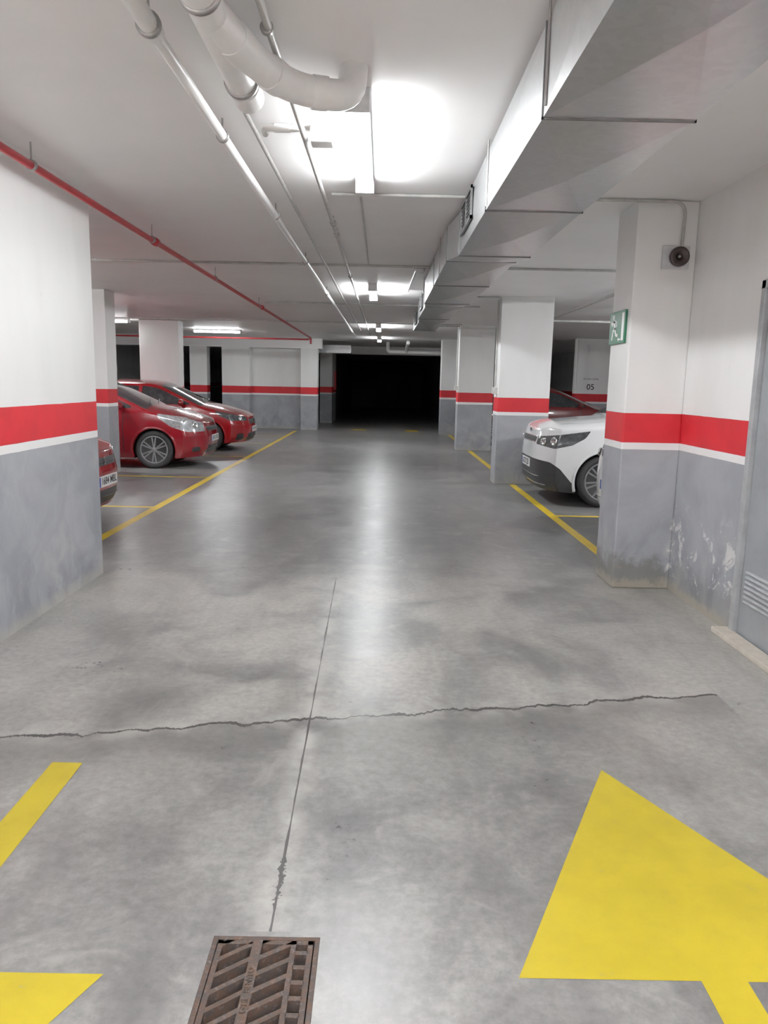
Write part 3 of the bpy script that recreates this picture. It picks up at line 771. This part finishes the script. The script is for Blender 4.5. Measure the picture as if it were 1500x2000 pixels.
    for j in range(NB):
        for k in range(NC):
            add((V(0, j, k), V(0, j, k + 1), V(0, j + 1, k + 1), V(0, j + 1, k)), 'front')
            add((V(NA, j, k), V(NA, j + 1, k), V(NA, j + 1, k + 1), V(NA, j, k + 1)), 'rear')
    mats = {'body': P['paint'], 'underbody': M_BLACK, 'windshield': M_GLASS, 'rear_window': M_GLASS, 'side_window': M_GLASS, 'headlight': P.get('lens', M_LENS),
            'grille': M_BLACK, 'lower_intake': M_BLACK, 'bumper_trim': M_BLACK, 'skid_strip': M_CHROME, 'grille_strip': M_CHROME, 'door_seam': M_BLACK, 'bonnet_seam': M_BLACK}
    for key, pl in polys.items():
        nm = key.rstrip('+-')
        rem = {}; vs = []; fs = []
        for q in pl:
            f = []
            for v in q:
                kk = (round(v[0], 4), round(v[1], 4), round(v[2], 4))
                if kk not in rem: rem[kk] = len(vs); vs.append(v)
                if not f or f[-1] != rem[kk]: f.append(rem[kk])
            if len(f) > 1 and f[0] == f[-1]: f.pop()
            if len(set(f)) == len(f) and len(f) > 2: fs.append(f)
        if not fs: continue
        me = bpy.data.meshes.new(nm); me.from_pydata(vs, [], fs); me.validate()
        bm = bmesh.new(); bm.from_mesh(me)
        bmesh.ops.remove_doubles(bm, verts=bm.verts, dist=0.0006)
        for f in bm.faces: f.smooth = True
        bm.to_mesh(me); bm.free()
        o = link(nm, me, mats[nm], root)
        if nm == 'headlight':
            sy = 1 if key[-1] == '+' else -1
            for (dd, yy, zz, rr) in P['bulbs']:
                lathe('headlight_bulb', [(0, -0.004), (rr * 0.6, -0.003), (rr * 0.75, 0.004), (rr, 0.0), (rr * 1.05, -0.02)], M_CHROME, o, 24, 'Z',
                      Matrix.Translation((-dd, sy * yy, zz)) @ Matrix.Rotation(sy * math.radians(P.get('bulb_ang', 38)), 4, 'Z') @ Matrix.Rotation(math.radians(80), 4, 'Y'))
    for w in wx:
        for s in (-1, 1):
            bm = bmesh.new(); N = 36; prev = None
            for i in range(N + 1):
                a = math.radians(-20 + 220 * i / N)
                ring = []
                for (rr, dy) in ((ra - 0.012, -0.07), (ra - 0.012, 0.000), (ra + 0.0, 0.006), (ra + 0.020, 0.003), (ra + 0.024, -0.006)):
                    d = w - rr * math.cos(a); z = wr + rr * math.sin(a); z = max(z, 0.18)
                    ring.append(bm.verts.new((-d, s * (hw(d, min(z, belt)) + dy), z)))
                if prev:
                    for k in range(4): bm.faces.new((prev[k], prev[k + 1], ring[k + 1], ring[k]))
                prev = ring
            bmesh.ops.recalc_face_normals(bm, faces=bm.faces)
            for f in bm.faces: f.smooth = True
            me = bpy.data.meshes.new('wheel_arch'); bm.to_mesh(me); bm.free()
            link('wheel_arch', me, P.get('arch', P['paint']), root)
            bm = bmesh.new(); prev = None
            y0 = s * (W / 2 - 0.045); y1 = s * (W / 2 - 0.33)
            cin = bm.verts.new((-w, y1, wr))
            for i in range(N + 1):
                a = math.radians(-30 + 240 * i / N)
                p = (-(w - (ra + 0.01) * math.cos(a)), wr + (ra + 0.01) * math.sin(a))
                cur = (bm.verts.new((p[0], y0, max(p[1], 0.17))), bm.verts.new((p[0], y1, max(p[1], 0.17))))
                if prev:
                    bm.faces.new((prev[0], cur[0], cur[1], prev[1])); bm.faces.new((prev[1], cur[1], cin))
                prev = cur
            me = bpy.data.meshes.new('wheel_well'); bm.to_mesh(me); bm.free()
            link('wheel_well', me, M_DARK, root)
            wheel_at(root, w, s * (W / 2 - 0.13), wr, wr - 0.085, s, P.get('spokes', 7))
    for s in (-1, 1):
        dm = P['ws0'] + 0.42; yy = hw(dm, belt) + 0.09
        bm = bmesh.new(); bmesh.ops.create_uvsphere(bm, u_segments=24, v_segments=14, radius=1)
        for v in bm.verts:
            v.co.x *= 0.07; v.co.y *= 0.105; v.co.z *= 0.07
            if v.co.x < -0.02: v.co.x = -0.02
        bmesh.ops.translate(bm, vec=(-dm, s * yy, belt + 0.06), verts=bm.verts)
        for f in bm.faces: f.smooth = True
        me = bpy.data.meshes.new('side_mirror'); bm.to_mesh(me); bm.free()
        mo = link('side_mirror', me, P['paint'], root)
        tube('mirror_stalk', [(-dm, s * (yy - 0.12), belt + 0.01), (-dm, s * (yy - 0.03), belt + 0.03)], 0.018, M_BLACK, mo, 0)
    zp = P['plate_z']; xp = -0.02 - interp(D0, zp) + 0.014
    pl = boxes('license_plate', [(xp - 0.012, xp, -0.26, 0.26, zp - 0.055, zp + 0.055)], M_PLATE, root, 0.003)
    TX = Matrix.Rotation(math.radians(90), 4, 'Z') @ Matrix.Rotation(math.radians(90), 4, 'X')
    text_mesh('plate_lettering', P['plate'], 0.105, M_INK, pl, Matrix.Translation((xp + 0.0012, 0.02, zp)) @ TX, 0.0006, 0.0012)
    boxes('plate_band', [(xp, xp + 0.001, -0.255, -0.215, zp - 0.05, zp + 0.05)], M_BLUE, pl)
    ez, ek = P['emblem']
    xe = -0.02 - interp(D0, ez) + 0.006
    if ek == 'ovals':
        bm = bmesh.new()
        def oval(ry, rz, cz):
            N = 24; ring = []
            for i in range(N):
                a = 2 * math.pi * i / N
                o1 = bm.verts.new((xe, ry * math.cos(a), ez + cz + rz * math.sin(a))); o2 = bm.verts.new((xe, (ry - 0.008) * math.cos(a), ez + cz + (rz - 0.008) * math.sin(a)))
                ring.append((o1, o2))
            for i in range(N):
                j = (i + 1) % N; bm.faces.new((ring[i][0], ring[j][0], ring[j][1], ring[i][1]))
        oval(0.062, 0.042, 0); oval(0.02, 0.04, 0); oval(0.042, 0.018, 0.02)
        me = bpy.data.meshes.new('emblem'); bm.to_mesh(me); bm.free(); link('emblem', me, M_CHROME, root)
    elif ek == 'KIA':
        e = lathe('emblem', [(0, 0.0), (0.062, 0.0), (0.066, -0.006)], M_CHROME, root, 32, 'Z', Matrix.Translation((xe + 0.01, 0, ez)) @ Matrix.Rotation(math.radians(90), 4, 'Y') @ Matrix.Scale(0.55, 4, (1, 0, 0)))
        text_mesh('emblem_lettering', 'KIA', 0.05, M_INK, e, Matrix.Translation((xe + 0.012, 0, ez)) @ TX, 0.001, 0.001)
    else:
        text_mesh('emblem', 'S', 0.11, M_CHROME, root, Matrix.Translation((xe + 0.004, 0, ez)) @ TX, 0.003, 0.003)
    for yy in (-0.45, 0.10):
        d0 = P['ws0'] + 0.04; pts = []
        for t in range(5):
            dd = d0 + 0.03 * t; y_ = yy + 0.11 * t
            pts.append((-dd, y_, ztop(dd, y_ / (W / 2 * 0.93)) + 0.014))
        tube('wiper', pts, 0.007, M_BLACK, root, 0)
    for (z, y) in P.get('bars', []):
        pts = [(-(0.02 + K * abs(t / 10 * y / (W / 2 * 0.955)) ** pw + interp(D0, z)) + 0.006, t / 10 * y, z) for t in range(-10, 11)]
        tube('grille_bar', pts, 0.006, M_CHROME if P.get('chrome_bar') else M_BLACK, root, 0)
    return root

hatch = dict(L=4.15, W=1.76, H=1.50, belt=0.98, wheel_r=0.315, wb=2.56, ovh=0.86, ws0=0.98, ws1=1.86, rw0=3.55, rw1=4.0, crown=0.05,
    prof=[(0, 0.75), (0.08, 0.82), (0.25, 0.89), (0.6, 0.98), (0.95, 1.05), (1.9, 1.46), (2.15, 1.50), (2.9, 1.505), (3.5, 1.43), (3.65, 1.37), (4.0, 1.02), (4.15, 0.95)],
    lamp=[(0.05, 0.62), (0.07, 0.75), (0.36, 0.86), (0.80, 0.92), (0.78, 0.85), (0.56, 0.70), (0.30, 0.62)], lampy=0.46,
    front=[('grille', [(-1, 0.62), (0.36, 0.62), (0.42, 0.70), (-1, 0.70)]), ('lower_intake', [(-1, 0.24), (0.44, 0.24), (0.36, 0.38), (-1, 0.38)]), ('lower_intake', [(0.58, 0.28), (0.72, 0.28), (0.72, 0.36), (0.58, 0.36)])],
    bulbs=[(0.20, 0.66, 0.73, 0.05), (0.35, 0.775, 0.77, 0.045)], bars=[(0.66, 0.38), (0.31, 0.42)])
def car(**kw):
    q = dict(hatch); q.update(kw); return make_car(q)
car(loc=(-2.95, 13.72, 0), rot=0, paint=M_RED1, label='red five-door hatchback with alloy wheels parked behind a column', plate='0176 FKD', plate_z=0.49, emblem=(0.74, 'ovals'), spokes=6)
car(loc=(-2.80, 17.05, 0), rot=0, paint=M_RED2, H=1.45, label='bright red hatchback with sharp headlights parked beside another red car', plate='4471 JHB', plate_z=0.46, emblem=(0.66, 'S'),
    prof=[(0, 0.72), (0.10, 0.79), (0.25, 0.85), (0.6, 0.94), (1.0, 1.02), (1.9, 1.43), (2.15, 1.47), (2.9, 1.475), (3.5, 1.39), (3.65, 1.33), (4.0, 1.0), (4.15, 0.93)], belt=0.95,
    lamp=[(0.08, 0.64), (0.08, 0.72), (0.36, 0.79), (0.72, 0.86), (0.60, 0.74), (0.36, 0.65)], lens=M_LENSD,
    bulbs=[(0.20, 0.66, 0.70, 0.045), (0.35, 0.775, 0.72, 0.04)],
    front=[('grille', [(-1, 0.57), (0.34, 0.57), (0.40, 0.68), (-1, 0.68)]), ('lower_intake', [(-1, 0.22), (0.50, 0.22), (0.42, 0.38), (-1, 0.38)]), ('lower_intake', [(0.56, 0.24), (0.74, 0.24), (0.74, 0.38), (0.60, 0.38)])],
    bars=[(0.625, 0.36), (0.30, 0.46)])
car(loc=(-2.76, 7.76, 0), rot=0, paint=M_RED2, label='red car nose with white number plate beside the wall', plate='1684 MBL', plate_z=0.47, emblem=(0.66, 'S'))
car(loc=(6.25, 19.9, 0), rot=0, paint=M_RED3, label='dark red hatchback parked beyond a column', plate='2290 GPC', plate_z=0.47, emblem=(0.66, 'S'))
kia = dict(L=4.14, W=1.80, H=1.60, belt=1.06, wheel_r=0.33, wb=2.57, ovh=0.84, ws0=1.06, ws1=1.66, rw0=3.75, rw1=4.05, K=0.20, pw=4.2, tumble=0.84, crown=0.025,
    prof=[(0, 0.92), (0.04, 1.00), (0.2, 1.06), (0.5, 1.09), (1.0, 1.13), (1.7, 1.56), (2.05, 1.60), (3.2, 1.60), (3.7, 1.55), (3.85, 1.45), (4.05, 1.08), (4.14, 1.0)],
    D0=[(0.15, 0.10), (0.28, 0.02), (0.45, 0.0), (0.62, 0.0), (0.80, 0.02), (0.95, 0.06), (1.2, 0.18)],
    lamp=[(0.02, 0.77), (0.02, 0.86), (0.22, 0.90), (0.64, 0.96), (0.58, 0.87), (0.42, 0.78), (0.20, 0.73)], lampy=0.45, lens=M_LENSD,
    front=[('grille', [(-1, 0.785), (0.41, 0.785), (0.44, 0.855), (-1, 0.855)]), ('skid_strip', [(-1, 0.235), (0.66, 0.235), (0.70, 0.265), (-1, 0.265)])],
    bulbs=[(0.09, 0.66, 0.81, 0.045), (0.19, 0.80, 0.82, 0.055)], bars=[(0.785, 0.42), (0.858, 0.44), (0.36, 0.6)], cladding=True, chrome_bar=True,
    paint=M_WCAR, plate_z=0.50, bulb_ang=30)
make_car(dict(kia, loc=(1.96, 10.42, 0), rot=math.pi, label='white boxy compact car with black lower bumper parked between columns', plate='6272 JZB', emblem=(0.93, 'KIA')))
make_car(dict(kia, loc=(2.30, 7.75, 0), rot=math.pi, label='white car nose just showing beyond a column', plate='3058 HDT', emblem=(0.93, 'S'), cladding=False))

# ------------------------------------------------------------------ WORLD + CAMERA
w = bpy.data.worlds.new('world'); bpy.context.scene.world = w; w.use_nodes = True
w.node_tree.nodes['Background'].inputs[0].default_value = (0.02, 0.02, 0.02, 1)
cam = bpy.data.cameras.new('camera'); co = bpy.data.objects.new('camera', cam); C.objects.link(co)
cam.sensor_fit = 'HORIZONTAL'; cam.sensor_width = 36; cam.lens = 36; cam.clip_start = 0.05
p = math.atan(252 / 1500)
M = Matrix.Rotation(math.radians(-0.3), 4, 'Z') @ Matrix.Rotation(math.pi / 2 - p, 4, 'X') @ Matrix.Rotation(math.radians(1.2), 4, 'Z')
co.matrix_world = Matrix.Translation((0, 0, 1.5)) @ M
bpy.context.scene.camera = co
bpy.context.scene.view_settings.view_transform = 'Standard'
bpy.context.scene.view_settings.exposure = 0.85
bpy.context.scene.view_settings.gamma = 1.18
